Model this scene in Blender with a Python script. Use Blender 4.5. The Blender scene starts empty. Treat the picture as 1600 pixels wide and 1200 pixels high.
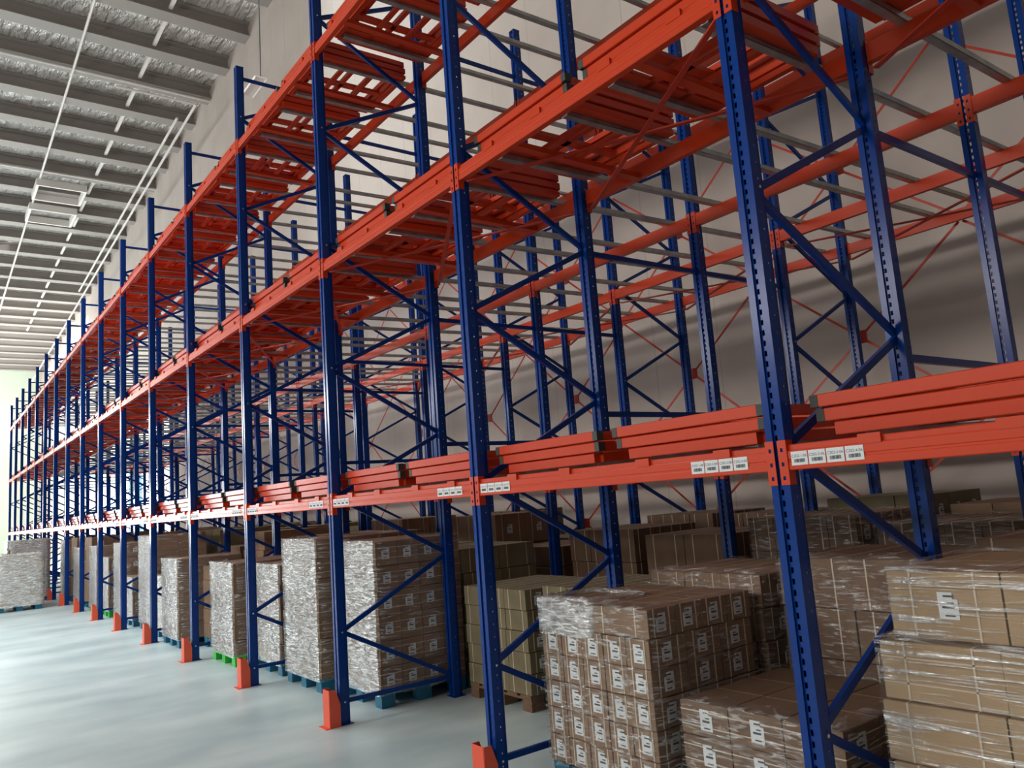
import bpy, math, random
from mathutils import Vector, Matrix

SC = bpy.context.scene
COL = SC.collection

# ------------------------------------------------------------------ camera
F_PX, PITCH, ROLL, YAW = 1227.7, math.radians(8.28), math.radians(-4.23), math.radians(37.18)
CAM = Vector((-3.156, -2.184, 1.95))
W = 2.5034                                  # bay pitch along the row
cd = bpy.data.cameras.new('camera')
cam = bpy.data.objects.new('camera', cd)
COL.objects.link(cam)
fw = Vector((math.sin(YAW) * math.cos(PITCH), math.cos(YAW) * math.cos(PITCH), math.sin(PITCH)))
rt0 = Vector((math.cos(YAW), -math.sin(YAW), 0))
up0 = rt0.cross(fw)
rt = rt0 * math.cos(ROLL) + up0 * math.sin(ROLL)
up = -rt0 * math.sin(ROLL) + up0 * math.cos(ROLL)
M = Matrix((rt, up, -fw)).transposed().to_4x4()
M.translation = CAM
cam.matrix_world = M
cd.sensor_fit = 'HORIZONTAL'
cd.sensor_width = 36
cd.lens = F_PX / 1600 * 36
cd.clip_end = 400
SC.camera = cam

# ------------------------------------------------------------------ light
vs = SC.view_settings
vs.view_transform = 'Standard'
vs.look = 'None'
vs.gamma = 1
vs.use_curve_mapping = False
vs.exposure = 0.12
SC.cycles.use_denoising = True
SC.cycles.max_bounces = 6
SC.cycles.transparent_max_bounces = 16
SC.cycles.caustics_reflective = False
SC.cycles.caustics_refractive = False
wd = bpy.data.worlds.new('overcast_sky')
SC.world = wd
wd.use_nodes = True
bg = wd.node_tree.nodes['Background']
bg.inputs[0].default_value = (0.80, 0.90, 1.0, 1)
bg.inputs[1].default_value = 1.0

def area(name, loc, target, sx, sy, power, color, spread=180):
    l = bpy.data.lights.new(name, 'AREA')
    l.shape = 'RECTANGLE'; l.size = sx; l.size_y = sy
    l.energy = power; l.color = color; l.spread = math.radians(spread)
    o = bpy.data.objects.new(name, l)
    COL.objects.link(o)
    o.location = loc
    o.rotation_euler = (Vector(target) - Vector(loc)).to_track_quat('-Z', 'Y').to_euler()
    return o
area('high_window_daylight', (-17.6, 9, 7.4), (6, 9, 2.2), 26, 1.8, 2100, (1.0, 0.95, 0.88))
area('far_window_daylight', (-17.6, 38, 8.2), (0, 30, 1.0), 28, 2.4, 3500, (0.95, 0.98, 1.0))
area('far_door_daylight', (-17.6, 64, 2.8), (0, 40, 1.0), 22, 4.6, 2500, (0.93, 0.98, 1.0))
area('aisle_floor_fill', (-8.5, 15, 15.5), (-6.0, 15, 0), 7, 30, 1500, (0.88, 0.98, 1.0), 95)  # added fill lamp to brighten the aisle floor, not a roof opening
area('end_wall_fill', (-9, 62, 9), (3, 89, 11), 15, 8, 5200, (1.0, 1.0, 0.97))  # unseen fill hung inside the hall, added to lift the end wall
area('far_hall_fill', (-9.5, 56, 16), (-6, 52, 0), 11, 24, 4200, (1.0, 1.0, 0.97), 110)  # made-up overhead lamp out of view, ambient for the far hall

# ------------------------------------------------------------------ materials
MT = {}
def mat(name, color, rough=0.5, metal=0.0, spec=0.5, emit=None, est=0.0):
    m = bpy.data.materials.new(name); m.use_nodes = True
    p = m.node_tree.nodes['Principled BSDF']
    p.inputs['Base Color'].default_value = (*color, 1)
    p.inputs['Roughness'].default_value = rough
    p.inputs['Metallic'].default_value = metal
    p.inputs['Specular IOR Level'].default_value = spec
    if emit:
        p.inputs['Emission Color'].default_value = (*emit, 1)
        p.inputs['Emission Strength'].default_value = est
    MT[name] = m
    return m
def nodes(m):
    return m.node_tree.nodes, m.node_tree.links, m.node_tree.nodes['Principled BSDF']
def noisy(m, scale, c1, c2, bump=0.0, bscale=None, detail=4, stretch=(1, 1, 1), dist=0.02, lo=0.3, hi=0.7):
    N, L, p = nodes(m)
    tc = N.new('ShaderNodeTexCoord'); mp = N.new('ShaderNodeMapping')
    mp.inputs['Scale'].default_value = stretch
    L.new(tc.outputs['Object'], mp.inputs[0])
    n = N.new('ShaderNodeTexNoise'); n.inputs['Scale'].default_value = scale
    n.inputs['Detail'].default_value = detail
    L.new(mp.outputs[0], n.inputs['Vector'])
    r = N.new('ShaderNodeValToRGB')
    r.color_ramp.elements[0].position = lo; r.color_ramp.elements[1].position = hi
    r.color_ramp.elements[0].color = (*c1, 1); r.color_ramp.elements[1].color = (*c2, 1)
    L.new(n.outputs['Fac'], r.inputs[0]); L.new(r.outputs[0], p.inputs['Base Color'])
    if bump:
        n2 = N.new('ShaderNodeTexNoise'); n2.inputs['Scale'].default_value = bscale or scale
        n2.inputs['Detail'].default_value = 3
        L.new(mp.outputs[0], n2.inputs['Vector'])
        b = N.new('ShaderNodeBump'); b.inputs['Strength'].default_value = bump
        b.inputs['Distance'].default_value = dist
        L.new(n2.outputs['Fac'], b.inputs['Height']); L.new(b.outputs[0], p.inputs['Normal'])
    return n
blue = mat('blue_enamel', (0.002, 0.038, 0.23), 0.2, 0, 0.25)
orange = mat('orange_enamel', (0.60, 0.048, 0.011), 0.27, 0, 0.4)
red = mat('red_brace_enamel', (0.50, 0.035, 0.012), 0.4)
guard_m = mat('guard_orange_enamel', (0.80, 0.10, 0.045), 0.5)
galv = mat('galvanised_steel', (0.42, 0.44, 0.42), 0.38, 0.7)
noisy(galv, 9, (0.34, 0.36, 0.35), (0.52, 0.54, 0.51))
dark = mat('dark_grease_steel', (0.03, 0.025, 0.02), 0.45, 0.6)
cap = mat('black_plastic', (0.035, 0.038, 0.032), 0.6)
bolt_m = mat('zinc_bolt', (0.75, 0.75, 0.75), 0.25, 0.9)
purl = mat('purlin_paint', (0.33, 0.295, 0.275), 0.5)
pipe_m = mat('white_pipe_paint', (0.80, 0.76, 0.72), 0.5)
paper = mat('sticker_paper', (0.72, 0.74, 0.76), 0.55)
ink = mat('sticker_ink', (0.05, 0.06, 0.07), 0.6)
strap_m = mat('pale_strapping', (0.62, 0.52, 0.40), 0.45)
tape_m = mat('teal_printing', (0.08, 0.25, 0.22), 0.5)
blue_pl = mat('blue_pallet_plastic', (0.012, 0.15, 0.26), 0.5)
green_pl = mat('green_pallet_plastic', (0.03, 0.52, 0.06), 0.45)
wood = mat('pallet_wood', (0.16, 0.09, 0.05), 0.75)
noisy(wood, 6, (0.12, 0.065, 0.035), (0.22, 0.13, 0.08), stretch=(1, 8, 8))
wire_m = mat('black_cable', (0.03, 0.03, 0.03), 0.6)
banner_m = mat('blue_sheet', (0.03, 0.35, 0.65), 0.5)
glow = mat('daylit_window', (0.9, 0.9, 0.9), 0.4, emit=(1, 1, 0.98), est=7.0)
glow2 = mat('daylit_translucent_panel', (0.9, 0.9, 0.9), 0.4, emit=(0.97, 1.0, 0.97), est=1.25)
door_glow = mat('daylit_doorway', (0.9, 0.9, 0.9), 0.4, emit=(1, 0.99, 0.97), est=9.0)

card = mat('brown_cardboard', (0.30, 0.175, 0.10), 0.72)
def cardboard(m, a, b):
    n = noisy(m, 3.0, a, b, 0.08, 60, 3, dist=0.003)
cardboard(card, (0.21, 0.125, 0.075), (0.30, 0.185, 0.115))
card2 = mat('pale_cardboard', (0.40, 0.27, 0.15), 0.7); cardboard(card2, (0.38, 0.25, 0.14), (0.47, 0.33, 0.19))
card3 = mat('dark_cardboard', (0.2, 0.12, 0.07), 0.75); cardboard(card3, (0.14, 0.08, 0.047), (0.22, 0.135, 0.083))
olive = mat('olive_cardboard', (0.25, 0.21, 0.12), 0.75); cardboard(olive, (0.15, 0.12, 0.065), (0.23, 0.19, 0.11))

# floor: sealed grey concrete with wear
floor_m = mat('sealed_concrete', (0.6, 0.68, 0.67), 0.32)
noisy(floor_m, 0.9, (0.46, 0.57, 0.59), (0.70, 0.80, 0.80), 0.05, 3, 7, (0.7, 1.6, 1), dist=0.01)
N, L, p = nodes(floor_m)
rn = N.new('ShaderNodeTexNoise'); rn.inputs['Scale'].default_value = 1.4; rn.inputs['Detail'].default_value = 5
tc = N.new('ShaderNodeTexCoord'); L.new(tc.outputs['Object'], rn.inputs['Vector'])
mr = N.new('ShaderNodeMapRange'); mr.inputs[3].default_value = 0.2; mr.inputs[4].default_value = 0.55
L.new(rn.outputs['Fac'], mr.inputs[0]); L.new(mr.outputs[0], p.inputs['Roughness'])

# right wall: beige panels with vertical seams
wall_m = mat('beige_wall_panel', (0.55, 0.5, 0.45), 0.7)
N, L, p = nodes(wall_m)
tc = N.new('ShaderNodeTexCoord')
n = N.new('ShaderNodeTexNoise'); n.inputs['Scale'].default_value = 0.7; n.inputs['Detail'].default_value = 6
L.new(tc.outputs['Object'], n.inputs['Vector'])
r = N.new('ShaderNodeValToRGB')
r.color_ramp.elements[0].position = 0.3; r.color_ramp.elements[1].position = 0.7
r.color_ramp.elements[0].color = (0.52, 0.445, 0.40, 1); r.color_ramp.elements[1].color = (0.61, 0.53, 0.48, 1)
L.new(n.outputs['Fac'], r.inputs[0])
sx = N.new('ShaderNodeSeparateXYZ'); L.new(tc.outputs['Object'], sx.inputs[0])
md = N.new('ShaderNodeMath'); md.operation = 'MODULO'; md.inputs[1].default_value = 1.25
ad = N.new('ShaderNodeMath'); ad.operation = 'ADD'; ad.inputs[1].default_value = 100.0
L.new(sx.outputs['Y'], ad.inputs[0]); L.new(ad.outputs[0], md.inputs[0])
lt = N.new('ShaderNodeMath'); lt.operation = 'LESS_THAN'; lt.inputs[1].default_value = 0.025
L.new(md.outputs[0], lt.inputs[0])
mx = N.new('ShaderNodeMixRGB'); mx.inputs[2].default_value = (0.42, 0.37, 0.33, 1)
ml = N.new('ShaderNodeMath'); ml.operation = 'MULTIPLY'; ml.inputs[1].default_value = 0.7
L.new(lt.outputs[0], ml.inputs[0]); L.new(ml.outputs[0], mx.inputs[0])
L.new(r.outputs[0], mx.inputs[1]); L.new(mx.outputs[0], p.inputs['Base Color'])
end_m = mat('pale_green_wall_cladding', (0.66, 0.74, 0.62), 0.65)
side_m = mat('plain_grey_wall', (0.62, 0.60, 0.58), 0.7)

# ceiling: crinkled foil insulation
foil = mat('foil_insulation', (0.62, 0.59, 0.57), 0.34, 0.45)
noisy(foil, 1.2, (0.70, 0.66, 0.63), (0.92, 0.88, 0.85), 1.0, 3.5, 5, (1.6, 0.5, 1), 0.25)

# stretch film
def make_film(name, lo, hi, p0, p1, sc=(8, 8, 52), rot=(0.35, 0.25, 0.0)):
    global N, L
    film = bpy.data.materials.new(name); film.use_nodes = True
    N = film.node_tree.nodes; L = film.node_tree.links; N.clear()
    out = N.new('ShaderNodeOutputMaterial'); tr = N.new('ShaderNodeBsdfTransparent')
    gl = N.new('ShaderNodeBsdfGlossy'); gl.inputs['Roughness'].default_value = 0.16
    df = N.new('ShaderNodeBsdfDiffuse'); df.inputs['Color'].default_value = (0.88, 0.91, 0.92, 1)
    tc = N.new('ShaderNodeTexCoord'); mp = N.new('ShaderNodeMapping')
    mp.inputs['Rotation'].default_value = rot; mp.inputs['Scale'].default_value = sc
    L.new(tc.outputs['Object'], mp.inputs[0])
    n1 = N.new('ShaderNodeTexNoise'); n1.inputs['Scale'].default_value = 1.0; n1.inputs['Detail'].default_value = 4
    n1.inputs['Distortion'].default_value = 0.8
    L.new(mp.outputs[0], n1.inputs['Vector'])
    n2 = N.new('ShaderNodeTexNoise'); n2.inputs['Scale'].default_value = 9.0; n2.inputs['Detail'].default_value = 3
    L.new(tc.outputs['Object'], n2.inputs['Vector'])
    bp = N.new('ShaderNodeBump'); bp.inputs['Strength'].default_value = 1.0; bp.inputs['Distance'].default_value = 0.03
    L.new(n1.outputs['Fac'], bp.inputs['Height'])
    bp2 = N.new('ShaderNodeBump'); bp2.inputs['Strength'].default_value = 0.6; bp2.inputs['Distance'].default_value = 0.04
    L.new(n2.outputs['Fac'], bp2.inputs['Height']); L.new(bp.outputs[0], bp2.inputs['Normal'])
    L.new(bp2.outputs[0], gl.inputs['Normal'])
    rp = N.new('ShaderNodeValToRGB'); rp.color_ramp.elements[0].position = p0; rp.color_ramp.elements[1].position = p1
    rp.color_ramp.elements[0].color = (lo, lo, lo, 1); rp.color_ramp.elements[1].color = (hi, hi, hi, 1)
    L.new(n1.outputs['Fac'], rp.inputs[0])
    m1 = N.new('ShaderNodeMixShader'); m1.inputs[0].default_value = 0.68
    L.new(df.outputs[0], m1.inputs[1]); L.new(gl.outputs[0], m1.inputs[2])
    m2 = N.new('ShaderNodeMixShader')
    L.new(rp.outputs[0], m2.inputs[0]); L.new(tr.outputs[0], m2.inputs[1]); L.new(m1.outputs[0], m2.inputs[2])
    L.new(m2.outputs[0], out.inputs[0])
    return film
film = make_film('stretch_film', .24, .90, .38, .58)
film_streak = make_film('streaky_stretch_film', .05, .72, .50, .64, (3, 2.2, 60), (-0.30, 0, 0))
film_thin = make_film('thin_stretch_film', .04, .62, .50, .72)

# ------------------------------------------------------------------ mesh helpers
class MB:
    def __init__(s): s.v = []; s.f = []
    def box(s, x0, x1, y0, y1, z0, z1, taper=0):
        b = len(s.v)
        s.v += [(x0, y0, z0), (x1, y0, z0), (x1, y1, z0), (x0, y1, z0),
                (x0 + taper, y0 + taper, z1), (x1 - taper, y0 + taper, z1), (x1 - taper, y1 - taper, z1), (x0 + taper, y1 - taper, z1)]
        s.f += [tuple(b + i for i in q) for q in ((3, 2, 1, 0), (4, 5, 6, 7), (0, 1, 5, 4), (1, 2, 6, 5), (2, 3, 7, 6), (3, 0, 4, 7))]
        return s
    def bar(s, a, b, w, h, ref=(0, 1, 0)):
        a = Vector(a); b = Vector(b); d = (b - a).normalized(); r = Vector(ref)
        u = (r - d * r.dot(d)).normalized() * (w / 2); t = d.cross(u).normalized() * (h / 2)
        k = len(s.v)
        for q in (a, b):
            s.v += [tuple(q - u - t), tuple(q + u - t), tuple(q + u + t), tuple(q - u + t)]
        s.f += [tuple(k + i for i in q) for q in ((0, 3, 2, 1), (4, 5, 6, 7), (0, 1, 5, 4), (1, 2, 6, 5), (2, 3, 7, 6), (3, 0, 4, 7))]
        return s
    def cyl(s, a, b, r, n=8):
        a = Vector(a); b = Vector(b); d = (b - a).normalized()
        x = d.orthogonal().normalized(); y = d.cross(x); k = len(s.v)
        for q in (a, b):
            for i in range(n):
                t = 2 * math.pi * i / n
                s.v.append(tuple(q + x * (r * math.cos(t)) + y * (r * math.sin(t))))
        for i in range(n):
            j = (i + 1) % n
            s.f.append((k + i, k + j, k + n + j, k + n + i))
        s.f.append(tuple(k + n - 1 - i for i in range(n))); s.f.append(tuple(k + n + i for i in range(n)))
        return s
    def prism(s, prof, y0, y1, axis='y'):
        # prof: list of (x, z); extruded along y
        k = len(s.v); n = len(prof)
        for y in (y0, y1):
            for (x, z) in prof: s.v.append((x, y, z))
        for i in range(n):
            j = (i + 1) % n
            s.f.append((k + i, k + j, k + n + j, k + n + i))
        s.f.append(tuple(k + n - 1 - i for i in range(n))); s.f.append(tuple(k + n + i for i in range(n)))
        return s
    def mesh(s, name, m):
        me = bpy.data.meshes.new(name); me.from_pydata(s.v, [], s.f)
        me.materials.append(m); me.update()
        return me
def obj(name, me, parent=None, loc=(0, 0, 0), rot=(0, 0, 0)):
    o = bpy.data.objects.new(name, me); COL.objects.link(o)
    o.location = loc; o.rotation_euler = rot
    if parent is not None: o.parent = parent
    return o
def empty(name, loc=(0, 0, 0), rot=(0, 0, 0)):
    o = obj(name, None, None, loc, rot); o.empty_display_size = 0.1
    return o
def tag(o, label, cat, group=None, kind=None):
    o['label'] = label; o['category'] = cat
    if group: o['group'] = group
    if kind: o['kind'] = kind
    return o
def struct(name, mb, m, loc=(0, 0, 0)):
    o = obj(name, mb.mesh(name, m), None, loc); o['kind'] = 'structure'
    return o

ORD = ['zeroth', 'first', 'second', 'third', 'fourth', 'fifth', 'sixth', 'seventh', 'eighth', 'ninth', 'tenth', 'eleventh',
       'twelfth', 'thirteenth', 'fourteenth', 'fifteenth', 'sixteenth', 'seventeenth', 'eighteenth', 'nineteenth', 'twentieth']
def bayword(n): return ORD[n + 2]           # bay -1 is the first
LEV = ['lowest', 'middle', 'top']

# ------------------------------------------------------------------ the hall
XW, YE = 6.15, 89.0
def roof_z(y): return 20.95 - 0.031 * y
struct('floor', MB().box(-18.3, XW + 0.3, -18.3, 90, -0.3, 0), floor_m)
struct('wall_left', MB().box(-18.3, -18, -18.3, 90, 0, 22), side_m)
struct('wall_near', MB().box(-18, XW, -18.3, -18, 0, 22), side_m)
mb = MB()
y0, y1 = -18.5, YE + 1
mb.v += [(-18.3, y0, roof_z(y0)), (XW + .3, y0, roof_z(y0)), (XW + .3, y1, roof_z(y1)), (-18.3, y1, roof_z(y1)),
         (-18.3, y0, roof_z(y0) + .2), (XW + .3, y0, roof_z(y0) + .2), (XW + .3, y1, roof_z(y1) + .2), (-18.3, y1, roof_z(y1) + .2)]
mb.f += [(3, 2, 1, 0), (4, 5, 6, 7), (0, 1, 5, 4), (1, 2, 6, 5), (2, 3, 7, 6), (3, 0, 4, 7)]
# corrugation ribs of the deck
struct('ceiling', mb, foil)
# right wall with the daylit openings of the far hall
mb = MB()
top = 22.2
mb.box(XW, XW + .3, -18.3, 36.5, 0, top)
mb.box(XW, XW + .3, 36.5, 60, 0, 0.9).box(XW, XW + .3, 36.5, 60, 7.6, top)
mb.box(XW, XW + .3, 60, YE + .5, 0, top)
struct('wall_right', mb, wall_m)
struct('wall_end', MB().box(-18.3, XW + .3, YE, YE + .3, 0, 19.5), end_m)
struct('window_1', MB().box(XW + .12, XW + .16, 36.5, 60, 0.9, 7.6), glow2)
struct('window_2', MB().box(-17.5, 3.7, YE - .06, YE - .02, 11.0, 14.2), glow)
struct('window_3', MB().box(XW - .06, XW - .02, 60, 84, 11.5, 17.2), glow2)
struct('door_1', MB().box(-17, -6, YE - .06, YE - .02, 0, 5.5), door_glow)
k = 0
y = 12.6
pm = {}
while y < YE - 1:
    z = roof_z(y)
    # I-section roof beam: web plus flanges
    mb = MB().box(-18, XW, -.30, .30, -.55, -.51).box(-18, XW, -.30, .30, -.04, 0).box(-18, XW, -.04, .04, -.51, -.04)
    k += 1
    if 'purlin' not in pm: pm['purlin'] = mb.mesh('trim', purl)
    o = obj('trim_%d' % k, pm['purlin'], None, (0, y, z - .02)); o['kind'] = 'structure'
    y += 2.45
# sag rods and hung frames under the roof
def rod(name, a, b, r, m, label, cat, group=None):
    o = obj(name, MB().cyl(a, b, r, 6).mesh(name, m)); tag(o, label, cat, group); return o
rod('ceiling_pipe', (1.05, 20, roof_z(20) - .62), (1.05, 84, roof_z(84) - .62), .05, pipe_m, 'thin white pipe running lengthwise under the ceiling, furthest from the racking wall', 'pipe')
rod('ceiling_pipe', (4.42, 28.1, 17.55), (4.42, 52, 16.8), .05, pipe_m, 'short white pipe hung lengthwise below the ceiling beside the eaves', 'pipe')
rod('ceiling_pipe', (4.75, 26.7, 17.55), (4.75, 86, 15.8), .05, pipe_m, 'long white pipe running lengthwise below the top of the right wall', 'pipe')
for (py, x0, x1, z, nm) in ((26.7, 2.0, 4.75, 17.55, 'short pipe nearest the camera'), (29.6, -12, 6.1, 19.4, 'second'), (39.3, -12, 6.1, 19.1, 'furthest')):
    rod('branch_pipe', (x0, py, z), (x1, py, z), .045, pipe_m, 'thin white pipe crossing below the roof beams, %s of three' % nm, 'pipe')
for i, y in enumerate([17.5 + 2.45 * j for j in range(22)]):
    o = obj('roof_strut', MB().box(3.3, 3.42, y + .3, y + 2.15, roof_z(y) - .50, roof_z(y) - .40).mesh('roof_strut', pipe_m))
    tag(o, 'pale bridging strut between roof beams, %s counted from the camera' % (ORD[i + 1] if i < 20 else ('twenty-first' if i == 20 else 'twenty-second')), 'strut', 'bridging struts under the ceiling')
for hy, nm in ((40.2, 'nearer'), (43.4, 'further')):
    z = roof_z(hy) - .62
    o = obj('hatch_frame', MB().box(.9, 3.1, hy, hy + .12, z - .35, z).box(.9, 3.1, hy + 2.0, hy + 2.12, z - .35, z)
            .box(.9, 1.02, hy + .12, hy + 2.0, z - .35, z).box(2.98, 3.1, hy + .12, hy + 2.0, z - .35, z).mesh('hatch_frame', pipe_m))
    tag(o, 'pale rectangular steel frame hung under the ceiling, the %s of two' % nm, 'frame')
# lamp hanging on a cable over the racking
lm = empty('hanging_lamp', (2.86, 14.45, 12.0)); tag(lm, 'clear rectangular lamp panel hanging on a thin black cable above the racking', 'lamp')
obj('cable', MB().cyl((0, .03, .02), (.05, .03, 8.50), .012, 6).mesh('cable', wire_m), lm)
obj('lamp_panel', MB().box(-.14, .14, 0, .95, -.03, 0).box(-.14, -.12, 0, .95, -.06, -.03).box(.12, .14, 0, .95, -.06, -.03).mesh('lamp_panel', pipe_m), lm)
o = obj('blue_banner', MB().box(XW - .05, XW - .02, 43.0, 46.0, 0.0, 6.6).mesh('blue_banner', banner_m)); tag(o, 'bright blue curtain sheet standing at the far wall, seen through the racking', 'sheet')

# ------------------------------------------------------------------ upright parts
ZT = 7.84
def post_mb():
    m = MB(); t = .003
    m.box(0, t, -.05, -.014, 0, ZT).box(0, t, .014, .05, 0, ZT)
    m.box(t, .012, -.017, -.014, 0, ZT).box(t, .012, .014, .017, 0, ZT)
    z = 0.0                                   # slotted channel in the middle of the face
    while z < ZT - .05:
        m.box(.012, .015, -.014, .014, z, z + .024); z += .05
        m.box(.012, .015, -.014, -.007, z - .026, z).box(.012, .015, .007, .014, z - .026, z)
    for s in (-1, 1):
        a, b = sorted((s * .05, s * (.05 - t)))
        m.box(t, .044, a, b, 0, ZT).box(.052, .076, a, b, 0, ZT)
        z = 0.0
        while z < ZT - .09:
            m.box(.044, .052, a, b, z, z + .075); z += .085
        a, b = sorted((s * .05, s * .034))
        m.box(.073, .076, a, b, 0, ZT)
        a, b = sorted((s * .037, s * .034))
        m.box(.076, .10, a, b, 0, ZT)
    m.box(-.001, .10, -.051, .051, ZT, ZT + .004)
    return m
POST = post_mb().mesh('post', blue)
FOOT = MB().box(-.02, .12, -.07, .07, 0, .008).mesh('base_plate', blue)
BOLT = MB().cyl((0, -.052, 0), (0, -.058, 0), .009, 6).mesh('bolt', bolt_m)
FN = [.826, 2.09, 3.35, 4.61, 5.87, 7.13]
RN = [.20, 1.44, 2.70, 3.97, 5.22, 6.48, 7.70]
BR = {}
def brace_meshes(D):
    if D in BR: return BR[D]
    a, b = .06, D - .06
    res = []
    def br(p, q):
        m = MB().bar((p[0], 0, p[1]), (q[0], 0, q[1]), .026, .042)
        res.append(m.mesh('brace', blue))
    for i, z in enumerate(FN):
        br((b, RN[i]), (a, z)); br((a, z), (b, RN[i + 1]))
    br((a, .20), (b, .20)); br((a, 7.70), (b, 7.70))
    BR[D] = res
    return res
def upright_frame(x, n, D, label, group):
    e = empty('upright_frame', (x, n * W, 0)); tag(e, label, 'rack frame', group)
    obj('post', POST, e); obj('post', POST, e, (D - .10, 0, 0))
    obj('base_plate', FOOT, e); obj('base_plate', FOOT, e, (D, 0, 0), (0, 0, math.pi))
    for me in brace_meshes(D): obj('brace', me, e)
    if n <= 4:
        for z in FN + [.2]: obj('bolt', BOLT, e, (.045, 0, z))
    return e
for n in range(-1, 17):
    w = 'in row %s from the right edge' % ORD[n + 2]
    upright_frame(0, n, 1.34, 'blue braced frame at the aisle, %s from the right edge' % ORD[n + 2], 'blue aisle-side frames')
    upright_frame(4.05, n, 1.38, 'blue braced frame at the back by the wall, %s from the right' % ORD[n + 2], 'blue wall-side frames')
    e = empty('middle_upright', (2.70, n * W, 0)); tag(e, 'single blue upright midway into the racking, %s from the right' % ORD[n + 2], 'upright', 'blue middle uprights')
    obj('post', POST, e); obj('base_plate', FOOT, e)
SPA = MB().box(1.34, 2.70, -.015, .015, -.022, .022).mesh('row_spacer', blue)
SPB = MB().box(2.80, 4.05, -.015, .015, -.022, .022).mesh('row_spacer', blue)
for n in range(-1, 17):
    for zi, z in enumerate((2.58, 3.95, 7.2)):
        hh = ('lower', 'middle', 'upper')[zi]
        tag(obj('row_spacer', SPA, None, (0, n * W, z)), '%s blue spacer bar behind the aisle frame, %s row from the right' % (hh, ORD[n + 2]), 'spacer bar', 'front blue spacer bars')
        tag(obj('row_spacer', SPB, None, (0, n * W, z)), '%s blue spacer bar before the wall frame, %s row from the right' % (hh, ORD[n + 2]), 'spacer bar', 'rear blue spacer bars')

# ------------------------------------------------------------------ column guards
GUARD = MB()
pr_ = [(-.115, 0), (-.01, 0), (-.01, .20), (-.055, .33), (-.115, .33)]
GUARD.prism(pr_, -.074, -.068).prism(pr_, .068, .074).box(-.118, -.112, -.068, .068, 0, .33)
GUARD = GUARD.mesh('column_guard', guard_m)
GB = MB().box(-.16, -.112, -.085, .085, 0, .006).mesh('foot_plate', guard_m)
for n in range(-1, 17):
    g = empty('column_guard', (0, n * W, 0)); tag(g, 'orange floor guard before the aisle upright, %s from the right edge' % ORD[n + 2], 'column guard', 'orange column guards')
    obj('guard_plate', GUARD, g); obj('foot_plate', GB, g)

# ------------------------------------------------------------------ beams
LZ = [1.92, 4.266, 6.618]                     # bottoms of the end plates on the aisle face
SL = 0.025                                    # the lanes climb to the back
LINES = [(0.0, 0, 'aisle face'), (1.34, 1, 'behind aisle frames'), (2.70, 0, 'middle uprights'), (4.05, 0, 'front of wall frames'), (5.43, 1, 'rear face by the wall')]
BL = W - .11
# step-section box beam, front face at x=0
prof = [(.004, .065), (0, .069), (0, .100), (.003, .104), (.003, .112), (0, .116), (0, .150), (.004, .155), (.012, .156), (.012, .178), (.016, .182), (.05, .182), (.05, .065)]
BEAM = MB().prism(prof, -BL / 2, BL / 2).mesh('pallet_beam', orange)
RB = MB().prism([(0, .065), (0, .182), (.05, .182), (.05, .065)], -BL / 2, BL / 2).mesh('pallet_beam', orange)
PL = MB()                                     # end plate wrapping the corner of the upright
def plate():
    m = MB()
    # front flange with three slots, side flange
    y0, y1 = .010, .052
    zs = [0, .022, .040, .085, .103, .150, .168, .204]
    for a, b in ((0, .022), (.040, .085), (.103, .150), (.168, .204)): m.box(-.006, -.002, y0, y1, a, b)
    for a, b in ((.022, .040), (.085, .103), (.150, .168)):
        m.box(-.006, -.002, y0, .024, a, b).box(-.006, -.002, .038, y1, a, b)
    m.box(-.006, .045, .052, .056, 0, .204)
    return m
PLATE_R = plate().mesh('end_plate', orange)
pm2 = plate(); pm2.v = [(x, -y, z) for x, y, z in pm2.v]; pm2.f = [tuple(reversed(f)) for f in pm2.f]
PLATE_L = pm2.mesh('end_plate', orange)
CLIP = MB().box(-.004, .016, -.05, .05, .150, .192).mesh('rail_clip', orange)
# barcode stickers for the lowest beam
STK = MB().box(-.0022, .001, -.041, .041, 0, .062).mesh('barcode_label', paper)
def barcode():
    m = MB(); random.seed(5); y = -.026
    while y < .026:
        w = random.choice((.0012, .002, .003)); m.box(-.0028, -.0022, y, y + w, .012, .028); y += w + random.choice((.001, .0018))
    return m.mesh('barcode', ink)
BARC = barcode()
TXT = {}
def text_mesh(s):
    if s not in TXT:
        c = bpy.data.curves.new('code_text', 'FONT'); c.body = s; c.size = .0175; c.align_x = 'CENTER'
        o = bpy.data.objects.new('tmp', c); COL.objects.link(o)
        bpy.context.view_layer.update()
        me = bpy.data.meshes.new_from_object(o.evaluated_get(bpy.context.evaluated_depsgraph_get()))
        me.name = 'code_text'; me.materials.clear(); me.materials.append(ink)
        COL.objects.unlink(o); bpy.data.objects.remove(o)
        TXT[s] = me
    return TXT[s]
def sticker(bm, y, s):
    k = obj('barcode_label', STK, bm, (0, y, .085))
    obj('barcode', BARC, k)
    t = obj('code_text', text_mesh(s), k, (-.0026, 0, .036), (math.pi / 2, 0, -math.pi / 2))
    k['label'] = 'white barcode sticker'
CLIPY = [-.94, -.40, .26, .80]
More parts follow.
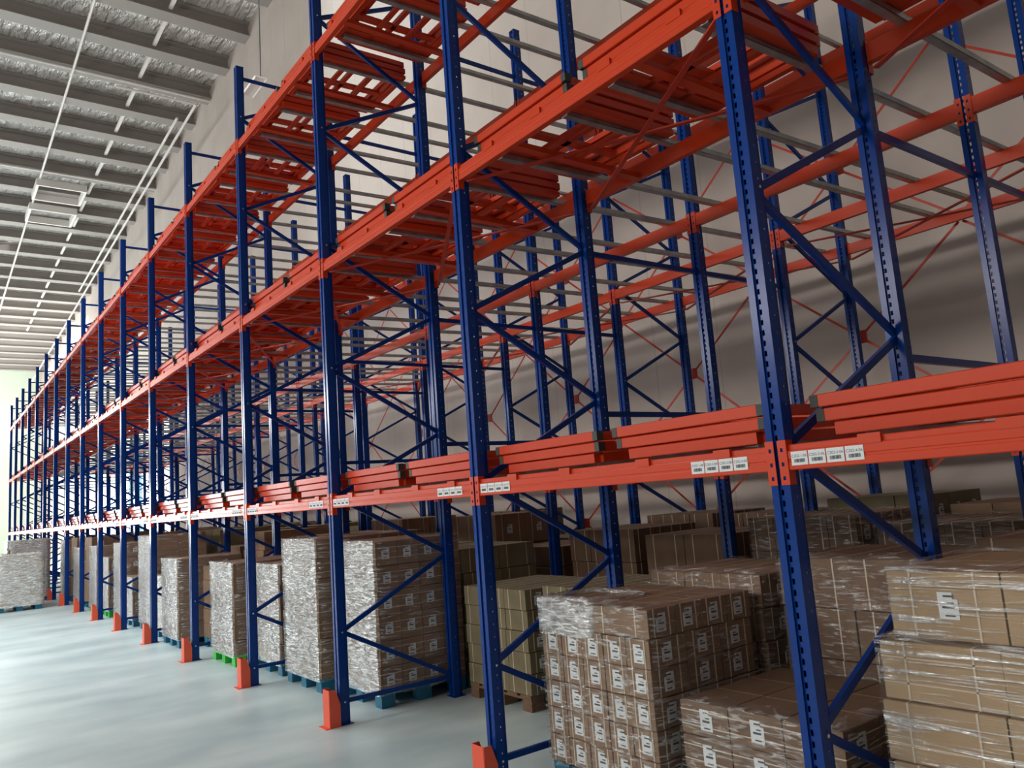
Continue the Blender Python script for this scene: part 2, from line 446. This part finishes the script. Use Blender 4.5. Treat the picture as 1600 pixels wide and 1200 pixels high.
for lv in range(3):
    for n in range(-1, 16):
        if lv == 2 and n < 0: continue
        for li, (x, back, where) in enumerate(LINES):
            if lv == 2 and n < 1 and li == 0: continue
            z = LZ[lv] + SL * x
            e = empty('pallet_beam', (x, n * W + W / 2, z), (0, 0, math.pi if back else 0))
            tag(e, 'orange %s-level beam, %s, %s bay from the right' % (LEV[lv], where, bayword(n - 0)), 'beam', 'orange beams')
            obj('beam', BEAM if li == 0 else RB, e)
            yy = W / 2
            obj('end_plate', PLATE_R, e, (0, -yy, 0)); obj('end_plate', PLATE_L, e, (0, yy, 0))
            if li == 0 and n < 9:
                for c in CLIPY: obj('rail_clip', CLIP, e, (0, c, 0))
            if li == 0 and lv == 0 and n <= 6:
                code = '%02d' % (6 + n + 1)
                for q in range(4):
                    sticker(e, yy - .115 - .088 * q, 'C202-%d-%s' % (q + 1, code))
                    sticker(e, -yy + .47 - .088 * q, 'C202-%d-%s' % (q + 1, '%02d' % (7 + n + 1)))

# ------------------------------------------------------------------ lane rails
def rail_mb():
    m = MB(); m.box(0, 5.25, -.028, -.024, 0, .040).box(0, 5.25, -.028, .028, 0, .004).box(0, 5.25, -.028, .020, .036, .040).box(0, 5.25, .020, .028, .022, .040)
    return m
RAIL = rail_mb().mesh('lane_rail', galv)
RAILF = rail_mb()
LANE = [.655, 1.845]
RY = [LANE[0] - .37, LANE[0] + .37, LANE[1] - .37, LANE[1] + .37]
for lv in range(3):
    for n in range(-1, 16):
        if lv == 2 and n < 0: continue
        for q in range(4):
            o = obj('lane_rail', RAIL, None, (.225, n * W + RY[q], LZ[lv] + .183 + .004), (0, -math.atan(SL), 0))
            tag(o, 'grey rail, %s level, %s of four in the %s bay from the right' % (LEV[lv], ORD[q + 1], bayword(n)), 'rail', 'galvanised lane rails')

# ------------------------------------------------------------------ nested carts
TH, TG = .060, .006
def cart_meshes(t):
    m = MB(); hy = .475 + .012 * t; x0, x1 = .0, 1.08
    z0, z1 = (.021 if t == 0 else 0), TH
    zb = max(z0, .012)
    yy = hy + (.02 if t else 0)
    m.prism([(x0 + .004, 0), (x0, .004), (x0, z1 - .004), (x0 + .004, z1), (x0 + .05, z1), (x0 + .05, 0)], -yy + .03, yy - .03)   # front member
    m.box(x1 - .05, x1, -yy + .03, yy - .03, z0, z1)                     # rear member
    for s in (-1, 1):
        a, b = sorted((s * (hy - .07), s * hy)); m.box(x0 + .05, x1 - .05, a, b, .004, z1 - .004)
    ys = ([.30], [.12], [.22])[t]
    for yv in ys:                                                         # inner cross ties
        m.box(x0 + .05, x1 - .05, yv - .04, yv + .04, zb, z1 - .02)
    for xv in ((.36, .70), (.54,), (.22, .86))[t]:
        m.box(xv - .025, xv + .025, -hy + .07, hy - .07, zb, z1 - .008)
    me = m.mesh('cart_frame', orange)
    cp = MB().box(x0 - .002, x0 + .052, -.02, .02, .002, TH - .002).mesh('end_cap', cap)
    return me, cp, yy - .01
CARTS = [cart_meshes(t) for t in range(3)]
FIN = MB()
for s in (-1, 1):
    for q in range(3): FIN.box(-.006, 0, s * .42 - .012, s * .42 + .012, .008 + q * .02, .018 + q * .02)
WHEEL = MB().cyl((0, -.016, 0), (0, .016, 0), .024, 10).mesh('wheel', dark)
for lv in range(3):
    for n in range(-1, 16):
        if lv == 2 and n < 1: continue
        for ln in range(2):
            for t in range(3):
                z = LZ[lv] + .182 + .026 + t * (TH + TG)
                e = empty('push_back_cart', (.115 + .02 * (2 - t), n * W + LANE[ln] , z), (0, -math.atan(SL), 0))
                tag(e, 'orange cart, %s of its stack, %s level, %s side of the %s bay' % (('bottom', 'middle', 'top')[t], LEV[lv], ('right', 'left')[ln], bayword(n)), 'cart', 'nested orange carts')
                obj('cart_frame', CARTS[t][0], e)
                if t:
                    for s in (-1, 1): obj('end_cap', CARTS[t][1], e, (0, s * CARTS[t][2], 0))
                if n < 6 and t == 0:
                    for wx in (.12, .98):
                        for s in (-1, 1): obj('wheel', WHEEL, e, (wx, s * .37, .043))
# flat ties and thin diagonals under the first cell
TIE = MB().box(.052, 1.288, -.035, .035, .085, .125).mesh('cross_tie', orange)
for lv in (1, 2):
    for n in range(-1 if lv == 1 else 1, 16):
        for q, yv in enumerate((.655, 1.845)):
            o = obj('cross_tie', TIE, None, (0, n * W + yv, LZ[lv]))
            tag(o, 'orange tie under the %s-level carts, %s side of the %s bay' % (LEV[lv], ('right', 'left')[q], bayword(n)), 'tie', 'orange ties under the carts')
def diag(name, a, b, w=.03, h=.006, m=red): return MB().bar(a, b, w, h, (0, 0, 1) if abs(a[2] - b[2]) > .2 else (1, 1, 0)).mesh(name, m)
HX = [MB().bar((.06, .08, .03), (1.33, W - .08, .05), .035, .012, (1, 1, 0)).mesh('flat_brace', red),
      MB().bar((.06, W - .08, .045), (1.33, .08, .065), .035, .012, (1, -1, 0)).mesh('flat_brace', red)]
HB = [MB().bar((4.12, .08, .10), (5.40, W - .08, .13), .035, .012, (1, 1, 0)).mesh('flat_brace', red),
      MB().bar((4.12, W - .08, .115), (5.40, .08, .145), .035, .012, (1, -1, 0)).mesh('flat_brace', red)]
for n in range(-1, 16):
    e = empty('horizontal_brace', (0, n * W, LZ[1] + .012)); tag(e, 'red crossed bars under the middle-level carts, %s bay from the right' % bayword(n), 'brace', 'red crossed bars under the carts')
    for me in HX: obj('flat_brace', me, e)
    e = empty('horizontal_brace', (0, n * W, LZ[1])); tag(e, 'red crossed bars between the wall-side beams, %s bay from the right' % bayword(n), 'brace', 'red crossed bars at the wall side')
    for me in HB: obj('flat_brace', me, e)
# vertical red lattice on the rear face
XR = 5.505
ARM = {}
for su in (-1, 1):
    for sv in (-1, 1):
        ARM[(su, sv)] = MB().bar((0, su * .06, sv * .05), (0, su * (W / 2 - .02), sv * .985), .028, .006, (0, 0, 1)).mesh('arm', red)
GUS = MB().box(-.008, .004, -.075, .075, -.075, .075).mesh('gusset', red)
for n in range(-1, 17):
    for gi, z in enumerate((1.47, 3.50, 5.55)):
        e = empty('back_brace', (XR, n * W, z)); tag(e, 'red X brace on the rear face, %s height, %s upright from the right' % (('lowest', 'middle', 'highest')[gi], ORD[n + 2]), 'brace', 'red X braces on the rear face')
        obj('gusset', GUS, e)
        for (su, sv), me in ARM.items():
            if (n == -1 and su < 0) or (n == 16 and su > 0): continue
            obj('arm', me, e)

# ------------------------------------------------------------------ pallets
def pallet_parts(m):
    deck = MB()
    for i in range(5): deck.box(0, 1.0, -.5 + i * .21, -.5 + i * .21 + .16, .125, .145)
    for xx in (0, .42, .84): deck.box(xx, xx + .16, -.5, .5, .105, .125)
    foot = MB().box(-.075, .075, -.07, .07, 0, .105).mesh('foot', m)
    return deck.mesh('deck', m), foot
PAL = {k: pallet_parts(m) for k, m in (('blue', blue_pl), ('green', green_pl), ('wooden', wood))}
def pallet(x, y, kind, label, group='floor pallets'):
    e = empty('pallet', (x, y, .001)); tag(e, label, 'pallet', group)
    d, f = PAL[kind]; obj('deck', d, e)
    for fx in (.08, .5, .92):
        for fy in (-.43, 0, .43): obj('foot', f, e, (fx, fy, 0))
    return e

# ------------------------------------------------------------------ cartons
CM = {}
def R3(v): return round(v, 3)
def carton_mesh(dx, dy, dz, m):
    k = (R3(dx), R3(dy), R3(dz), m.name)
    if k not in CM:
        g = .004; b = .004
        mb = MB()
        x0, x1, y0, y1, z0, z1 = -dx / 2 + g, dx / 2 - g, -dy / 2 + g, dy / 2 - g, .002, dz - g
        # slightly rounded box: three stacked rings
        rings = [(b, z0), (0, z0 + b), (0, z1 - b), (b, z1)]
        for ins, z in rings:
            mb.v += [(x0 + ins, y0 + ins, z), (x1 - ins, y0 + ins, z), (x1 - ins, y1 - ins, z), (x0 + ins, y1 - ins, z)]
        for r_ in range(3):
            for i in range(4):
                j = (i + 1) % 4; mb.f.append((r_ * 4 + i, r_ * 4 + j, r_ * 4 + 4 + j, r_ * 4 + 4 + i))
        mb.f += [(3, 2, 1, 0), (12, 13, 14, 15)]
        CM[k] = mb.mesh('cardboard_carton', m)
    return CM[k]
def strap_mb(dx, dy, dz, style):
    mb = MB(); t = .0015; w = .009
    hx, hy = dx / 2 - .003, dy / 2 - .003
    if style in ('vert', 'both'):
        for f in (-.28, .28):
            y = f * dy
            mb.box(-hx - t, -hx + t, y - w / 2, y + w / 2, .004, dz - .004)
            mb.box(-hx, hx, y - w / 2, y + w / 2, dz - .006, dz - .0025)
        for f in (-.28, .28):
            x = f * dx
            mb.box(x - w / 2, x + w / 2, -hy - t, -hy + t, .004, dz - .004)
    if style in ('horiz', 'both'):
        for f in (.3, .72):
            z = f * dz
            mb.box(-hx - t, -hx + t, -hy, hy, z - w / 3, z + w / 3)
            mb.box(-hx, hx, -hy - t, -hy + t, z - w / 3, z + w / 3)
    return mb
def label_mb(dx, dy, dz, sides):
    mb = MB(); ik = MB(); t = .0025
    hx, hy = dx / 2 - .003, dy / 2 - .003
    s = min(.085, dy * .42, dz * .55)
    if 'f' in sides:
        c = -.04 * dy; z = dz * .5; h = min(s * 1.35, dz * .62)
        mb.box(-hx - t, -hx, c - s / 2, c + s / 2, z - h / 2, z + h * .25).box(-hx - t, -hx, c - s * .25, c + s * .5, z + h * .25, z + h / 2)
        for q, (a, b, l) in enumerate(((-.1, .0, .6), (.08, .14, .35), (-.4, -.34, .5), (.32, .40, .5))):
            ik.box(-hx - t - .001, -hx - t, c - s * .3, c - s * .3 + s * l, z + h * a, z + h * b)
    if 's' in sides:
        s = min(.085, dx * .42, dz * .55)
        c = -.04 * dx; z = dz * .5; h = min(s * 1.35, dz * .62)
        mb.box(c - s / 2, c + s / 2, -hy - t, -hy, z - h / 2, z + h * .25).box(c - s * .25, c + s * .5, -hy - t, -hy, z + h * .25, z + h / 2)
        for q, (a, b, l) in enumerate(((-.1, .0, .6), (.08, .14, .35), (-.4, -.34, .5), (.32, .40, .5))):
            ik.box(c - s * .3, c - s * .3 + s * l, -hy - t - .001, -hy - t, z + h * a, z + h * b)
    return mb, ik
XM = {}
def extras(dx, dy, dz, style, sides):
    k = (R3(dx), R3(dy), R3(dz), style, sides)
    if k not in XM:
        res = []
        if style: res.append(('strap', strap_mb(dx, dy, dz, style), strap_m))
        if sides:
            a, b = label_mb(dx, dy, dz, sides); res.append(('shipping_label', a, paper)); res.append(('label_print', b, ink))
        XM[k] = [(nm, mb, mb.mesh(nm, m), m) for nm, mb, m in res]
    return XM[k]
CART = []          # every carton: dict
def load(n, ln, x0, ztop, zb, nx, ny, nz, m, style, sides, where, seed=0, lx=1.0, ly=1.04, rot_top=False, jit=.0025, y0=None, shift=0.0):
    rnd = random.Random(seed * 77 + 5)
    if y0 is None: y0 = n * W + LANE[ln] - ly / 2
    dz = (ztop - zb) / nz
    for k in range(nz):
        a, b = (ny, nx) if not (rot_top and k == nz - 1) else (max(2, ny // 2), nx + 1)
        dx, dy = lx / b, ly / a
        ox = rnd.uniform(-.012, .012) + shift * k; oy = rnd.uniform(-.012, .012)
        for i in range(b):
            for j in range(a):
                if 0 < i < b - 1 and 0 < j < a - 1 and k < nz - 1: continue
                top = (k == nz - 1)
                st = style; sd = sides.replace('f', '') if (rot_top and top) else sides
                CART.append(dict(x=x0 + dx * (i + .5) + ox + rnd.uniform(-jit, jit), y=y0 + dy * (j + .5) + oy + rnd.uniform(-jit, jit),
                                 z=zb + dz * k, dx=dx, dy=dy, dz=dz, rz=rnd.uniform(-.005, .005), m=m, st=st, sd=sd,
                                 front=(i == 0), side=(j == 0), top=top, where=where, ijk=(i, j, k), dims=(b, a, nz)))
def wrap_mesh(lx, ly, z0, z1, seed, fm, fm2=None):
    rnd = random.Random(seed); nu = 44; nv = 26
    mb = MB(); import mathutils
    per = 2 * (lx + ly)
    for j in range(nv + 1):
        z = z0 + (z1 - z0) * j / nv
        for i in range(nu):
            d = per * i / nu
            if d < ly: x, y = -lx / 2, ly / 2 - d; nx_, ny_ = -1, 0
            elif d < ly + lx: x, y = -lx / 2 + (d - ly), -ly / 2; nx_, ny_ = 0, -1
            elif d < 2 * ly + lx: x, y = lx / 2, -ly / 2 + (d - ly - lx); nx_, ny_ = 1, 0
            else: x, y = lx / 2 - (d - 2 * ly - lx), ly / 2; nx_, ny_ = 0, 1
            nse = mathutils.noise.noise(Vector((x * 4 + seed, y * 4, z * 7)))
            o = .014 + abs(nse) * .022
            s = 1.0
            mb.v.append((x * 1.0 + nx_ * o, y + ny_ * o, z))
    for j in range(nv):
        for i in range(nu):
            k = (i + 1) % nu
            mb.f.append((j * nu + i, j * nu + k, (j + 1) * nu + k, (j + 1) * nu + i))
    # film folded over the top rim
    base = len(mb.v)
    for i in range(nu):
        x, y, z = mb.v[nv * nu + i]
        r_ = .80 + rnd.uniform(-.06, .04)
        mb.v.append((x * r_, y * r_, z1 + .006 + rnd.uniform(0, .016)))
    for i in range(nu):
        k = (i + 1) % nu
        mb.f.append((nv * nu + i, nv * nu + k, base + k, base + i))
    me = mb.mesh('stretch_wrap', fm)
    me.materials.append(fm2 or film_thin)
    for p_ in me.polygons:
        if p_.normal.x > -.6: p_.material_index = 1  # aisle side keeps the whiter film: its sheen is put into the material
    for p_ in me.polygons: p_.use_smooth = True
    return me
def wrap(n, ln, x0, z0, z1, label, seed, lx=1.0, ly=1.04, yc=None):
    y = n * W + LANE[ln] if yc is None else yc
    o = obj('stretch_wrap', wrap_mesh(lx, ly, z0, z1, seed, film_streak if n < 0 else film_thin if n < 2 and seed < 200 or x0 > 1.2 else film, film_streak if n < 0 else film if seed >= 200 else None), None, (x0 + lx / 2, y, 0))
    tag(o, label, 'plastic wrap', 'plastic film round the pallet loads')

SIDE = ('right', 'left')
def L_(n, ln, p): return '%s side of the %s bay, %s from the aisle' % (SIDE[ln], bayword(n), ORD[p + 1])
ZP = .147
# -- hand-placed loads (bay, lane, position)
# big load with many labelled upright cartons, second bay left lane
LOADS = [
 # n, ln, p, x0, ztop, nx, ny, nz, mat, strap, sides, pallet, wrap, kw
 (0, 1, 0, .40, 1.22, 3, 5, 6, card, 'vert', 'fs', 'blue', 1, dict(rot_top=True)),
 (-1, 1, 0, .38, 1.19, 2, 2, 4, card2, 'both', 's', 'blue', 1, {}),
 (-1, 1, 1, 1.50, 1.55, 2, 3, 5, card, 'vert', 's', 'blue', 0, {}),
 (0, 0, 0, .45, .72, 3, 3, 3, card3, 'horiz', 'fs', 'wooden', 1, {}),
 (0, 0, 1, 1.55, 1.42, 2, 2, 4, card3, 'vert', '', 'blue', 1, {}),
 (0, 0, 2, 2.86, 1.55, 3, 4, 5, card3, 'vert', 's', 'blue', 1, {}),
 (0, 0, 3, 4.15, 1.62, 2, 3, 4, card, '', 's', 'blue', 0, {}),
 (0, 1, 1, 1.55, 1.30, 2, 3, 5, card, 'vert', 's', 'blue', 1, {}),
 (0, 1, 2, 2.86, 1.62, 3, 4, 5, card3, 'vert', 's', 'blue', 1, {}),
 (0, 1, 3, 4.15, 1.72, 3, 3, 5, olive, '', 's', 'wooden', 0, {}),
 (1, 0, 1, 1.45, 1.14, 2, 3, 4, olive, 'vert', 's', 'blue', 0, {}),
 (1, 0, 2, 2.86, 1.48, 3, 2, 3, card3, 'vert', '', 'blue', 0, {}),
 (1, 0, 3, 4.15, 1.60, 3, 4, 6, card3, 'vert', '', 'blue', 0, {}),
 (1, 1, 1, 1.37, 1.10, 3, 3, 5, olive, 'vert', 's', 'wooden', 0, dict(lx=1.0)),
 (1, 1, 2, 2.86, 1.54, 3, 3, 4, card3, 'vert', '', 'blue', 0, {}),
 (1, 1, 3, 4.15, 1.62, 3, 3, 5, card3, 'vert', '', 'blue', 0, {}),
 (2, 0, 0, .52, 1.62, 4, 3, 6, card, 'horiz', 's', 'blue', 1, {}),
 (2, 1, 0, .40, 1.66, 2, 3, 7, card, 'horiz', '', 'blue', 1, {}),
 (3, 0, 0, .45, 1.34, 3, 3, 5, card, 'vert', 's', 'blue', 1, {}),
 (3, 1, 0, .25, 1.36, 2, 3, 6, card, '', 's', 'green', 1, {}),
 (4, 0, 0, .50, 1.25, 2, 3, 5, card3, '', 's', 'blue', 0, {}),
 (4, 1, 0, .16, 1.38, 2, 3, 5, card, '', 's', 'blue', 1, {}),
 (5, 0, 0, .25, 1.05, 2, 2, 4, card2, '', 's', 'blue', 1, {}),
 (5, 1, 0, .30, 1.75, 2, 2, 5, card, '', '', 'blue', 1, {}),
 (6, 0, 0, .25, .95, 2, 2, 3, card, '', '', 'blue', 1, {}),
 (6, 1, 0, .30, 1.62, 2, 2, 5, card, '', 's', 'blue', 1, {}),
 (7, 0, 0, .25, 1.30, 2, 2, 4, card, '', '', 'green', 1, {}),
 (7, 1, 0, .20, 1.55, 2, 2, 5, card, '', '', 'green', 1, {}),
 (8, 1, 0, .20, 1.50, 2, 2, 5, card2, '', '', 'blue', 1, {}),
 (9, 1, 0, .20, 1.70, 2, 2, 5, card, '', '', 'blue', 1, {}),
]
rnd = random.Random(3)
have = {(a[0], a[1], a[2]) for a in LOADS} | {(1, 0, 0), (1, 1, 0), (-1, 1, 2), (-1, 1, 3)}
for n in range(2, 14):
    for ln in range(2):
        for p_ in range(4):
            if (n, ln, p_) in have: continue
            if p_ == 0 and n > 9: continue
            if n > 9 and rnd.random() < .3: continue
            zt = rnd.choice((1.35, 1.45, 1.55, 1.62, 1.70, 1.76))
            LOADS.append((n, ln, p_, (.30, 1.55, 2.86, 4.15)[p_], zt, 2, rnd.choice((2, 3)), rnd.choice((4, 5)), rnd.choice((card, card, card3, olive)),
                          'vert' if n < 4 else '', 's' if rnd.random() < .5 else '', 'blue', 0, {}))
for i, (n, ln, p_, x0, zt, nx, ny, nz, m, st, sd, pk, wr, kw) in enumerate(LOADS):
    kw = dict(kw)
    load(n, ln, x0, zt, ZP, nx, ny, nz, m, st, sd, L_(n, ln, p_), seed=i, **kw)
    pallet(x0, n * W + LANE[ln], pk, '%s pallet, %s' % (pk, L_(n, ln, p_)))
    if wr:
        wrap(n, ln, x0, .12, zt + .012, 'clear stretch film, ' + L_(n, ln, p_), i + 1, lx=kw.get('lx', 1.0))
# upper tier of the nearest wrapped load, set back
load(-1, 1, .44, 1.50, 1.20, 2, 2, 1, card2, 'vert', 'fs', 'upper tier, ' + L_(-1, 1, 0), 91, lx=.90, ly=.98, y0=-W + LANE[1] - .53)
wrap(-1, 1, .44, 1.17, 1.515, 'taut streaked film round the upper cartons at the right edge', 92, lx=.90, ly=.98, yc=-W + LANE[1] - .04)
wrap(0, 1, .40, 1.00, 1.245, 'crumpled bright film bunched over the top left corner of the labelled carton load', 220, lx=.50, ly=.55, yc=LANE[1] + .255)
# two loads standing in the aisle, and two behind them
AIS = [(-1.55, 22.4, 1.46, 'nearer right'), (-2.65, 22.5, 1.42, 'nearer left'), (-1.1, 25.2, 1.78, 'further right'), (-2.42, 25.3, 1.68, 'further left')]
for i, (x0, yv, zt, nm) in enumerate(AIS):
    load(0, 0, x0, zt, ZP, 2, 2, 7, card2 if i < 2 else card, '', '', 'aisle load, ' + nm, 200 + i, y0=yv, lx=1.05, ly=1.1)
    pallet(x0 + .02, yv + .55, 'blue', 'blue pallet standing in the aisle, %s of the four there' % nm)
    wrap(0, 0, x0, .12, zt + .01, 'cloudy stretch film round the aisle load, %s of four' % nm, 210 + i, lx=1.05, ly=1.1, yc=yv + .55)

# rank the cartons by how large the camera sees them
def score(c):
    d = (Vector((c['x'], c['y'], c['z'] + c['dz'] / 2)) - CAM).length
    s = 0
    if c['front']: s += c['dy'] * c['dz'] * 1.0
    if c['side']: s += c['dx'] * c['dz'] * .9
    if c['top']: s += c['dx'] * c['dy'] * .25
    s /= d * d
    if not c['where'].startswith(('upper', 'aisle')) and 'first from the aisle' not in c['where']: s *= .45
    if c['y'] < -.9: s *= .05
    return s
CART.sort(key=score, reverse=True)
IND, REST = CART[:290], [c for c in CART[290:]]
HW = {0: 'bottom', 1: 'second', 2: 'third', 3: 'fourth', 4: 'fifth', 5: 'sixth', 6: 'seventh'}
for c in IND:
    i, j, k = c['ijk']; b, a, nz = c['dims']
    lay = 'top' if k == nz - 1 else HW[k]
    me = carton_mesh(c['dx'], c['dy'], c['dz'], c['m'])
    o = obj('cardboard_carton', me, None, (c['x'], c['y'], c['z']), (0, 0, c['rz']))
    w = c['where'].replace(' from the aisle', ' in').replace('side of the', 'of').replace('upper tier', 'upper')
    tag(o, 'carton, %s layer, %s column, %s deep, %s' % (lay, ORD[j + 1], ORD[i + 1], w), 'box', 'cardboard cartons in the pallet loads')
    sd = ''.join(q for q in c['sd'] if (q == 'f' and c['front']) or (q == 's' and c['side']))
    for nm, mb_, me_, m_ in extras(c['dx'], c['dy'], c['dz'], c['st'], sd): obj(nm, me_, o)
def merged(name, items, parent=None):
    # items: (MB, material, carton)
    v = []; f = []; mi = []; mats = []
    for mb_, m_, c in items:
        if m_ not in mats: mats.append(m_)
        q = mats.index(m_); k = len(v); cs, sn = math.cos(c['rz']), math.sin(c['rz'])
        for (x, y, z) in mb_.v: v.append((c['x'] + x * cs - y * sn, c['y'] + x * sn + y * cs, c['z'] + z))
        for face in mb_.f: f.append(tuple(k + t for t in face)); mi.append(q)
    me = bpy.data.meshes.new(name); me.from_pydata(v, [], f)
    for m_ in mats: me.materials.append(m_)
    me.polygons.foreach_set('material_index', mi); me.update()
    return obj(name, me, parent)
items = []; lab = []
for c in REST:
    g = .004; mb_ = MB().box(-c['dx'] / 2 + g, c['dx'] / 2 - g, -c['dy'] / 2 + g, c['dy'] / 2 - g, .002, c['dz'] - g)
    items.append((mb_, c['m'], c))
    sd = ''.join(q for q in c['sd'] if (q == 'f' and c['front']) or (q == 's' and c['side']))
    for nm, mb2, me_, m_ in extras(c['dx'], c['dy'], c['dz'], c['st'], sd): lab.append((mb2, m_, c))
so = merged('stacked_cartons', items); tag(so, 'mass of brown cartons stacked deeper in the racking behind the front loads', 'boxes', None, 'stuff')
if lab:
    lo = merged('labels_and_straps', lab, so); lo['kind'] = 'stuff'
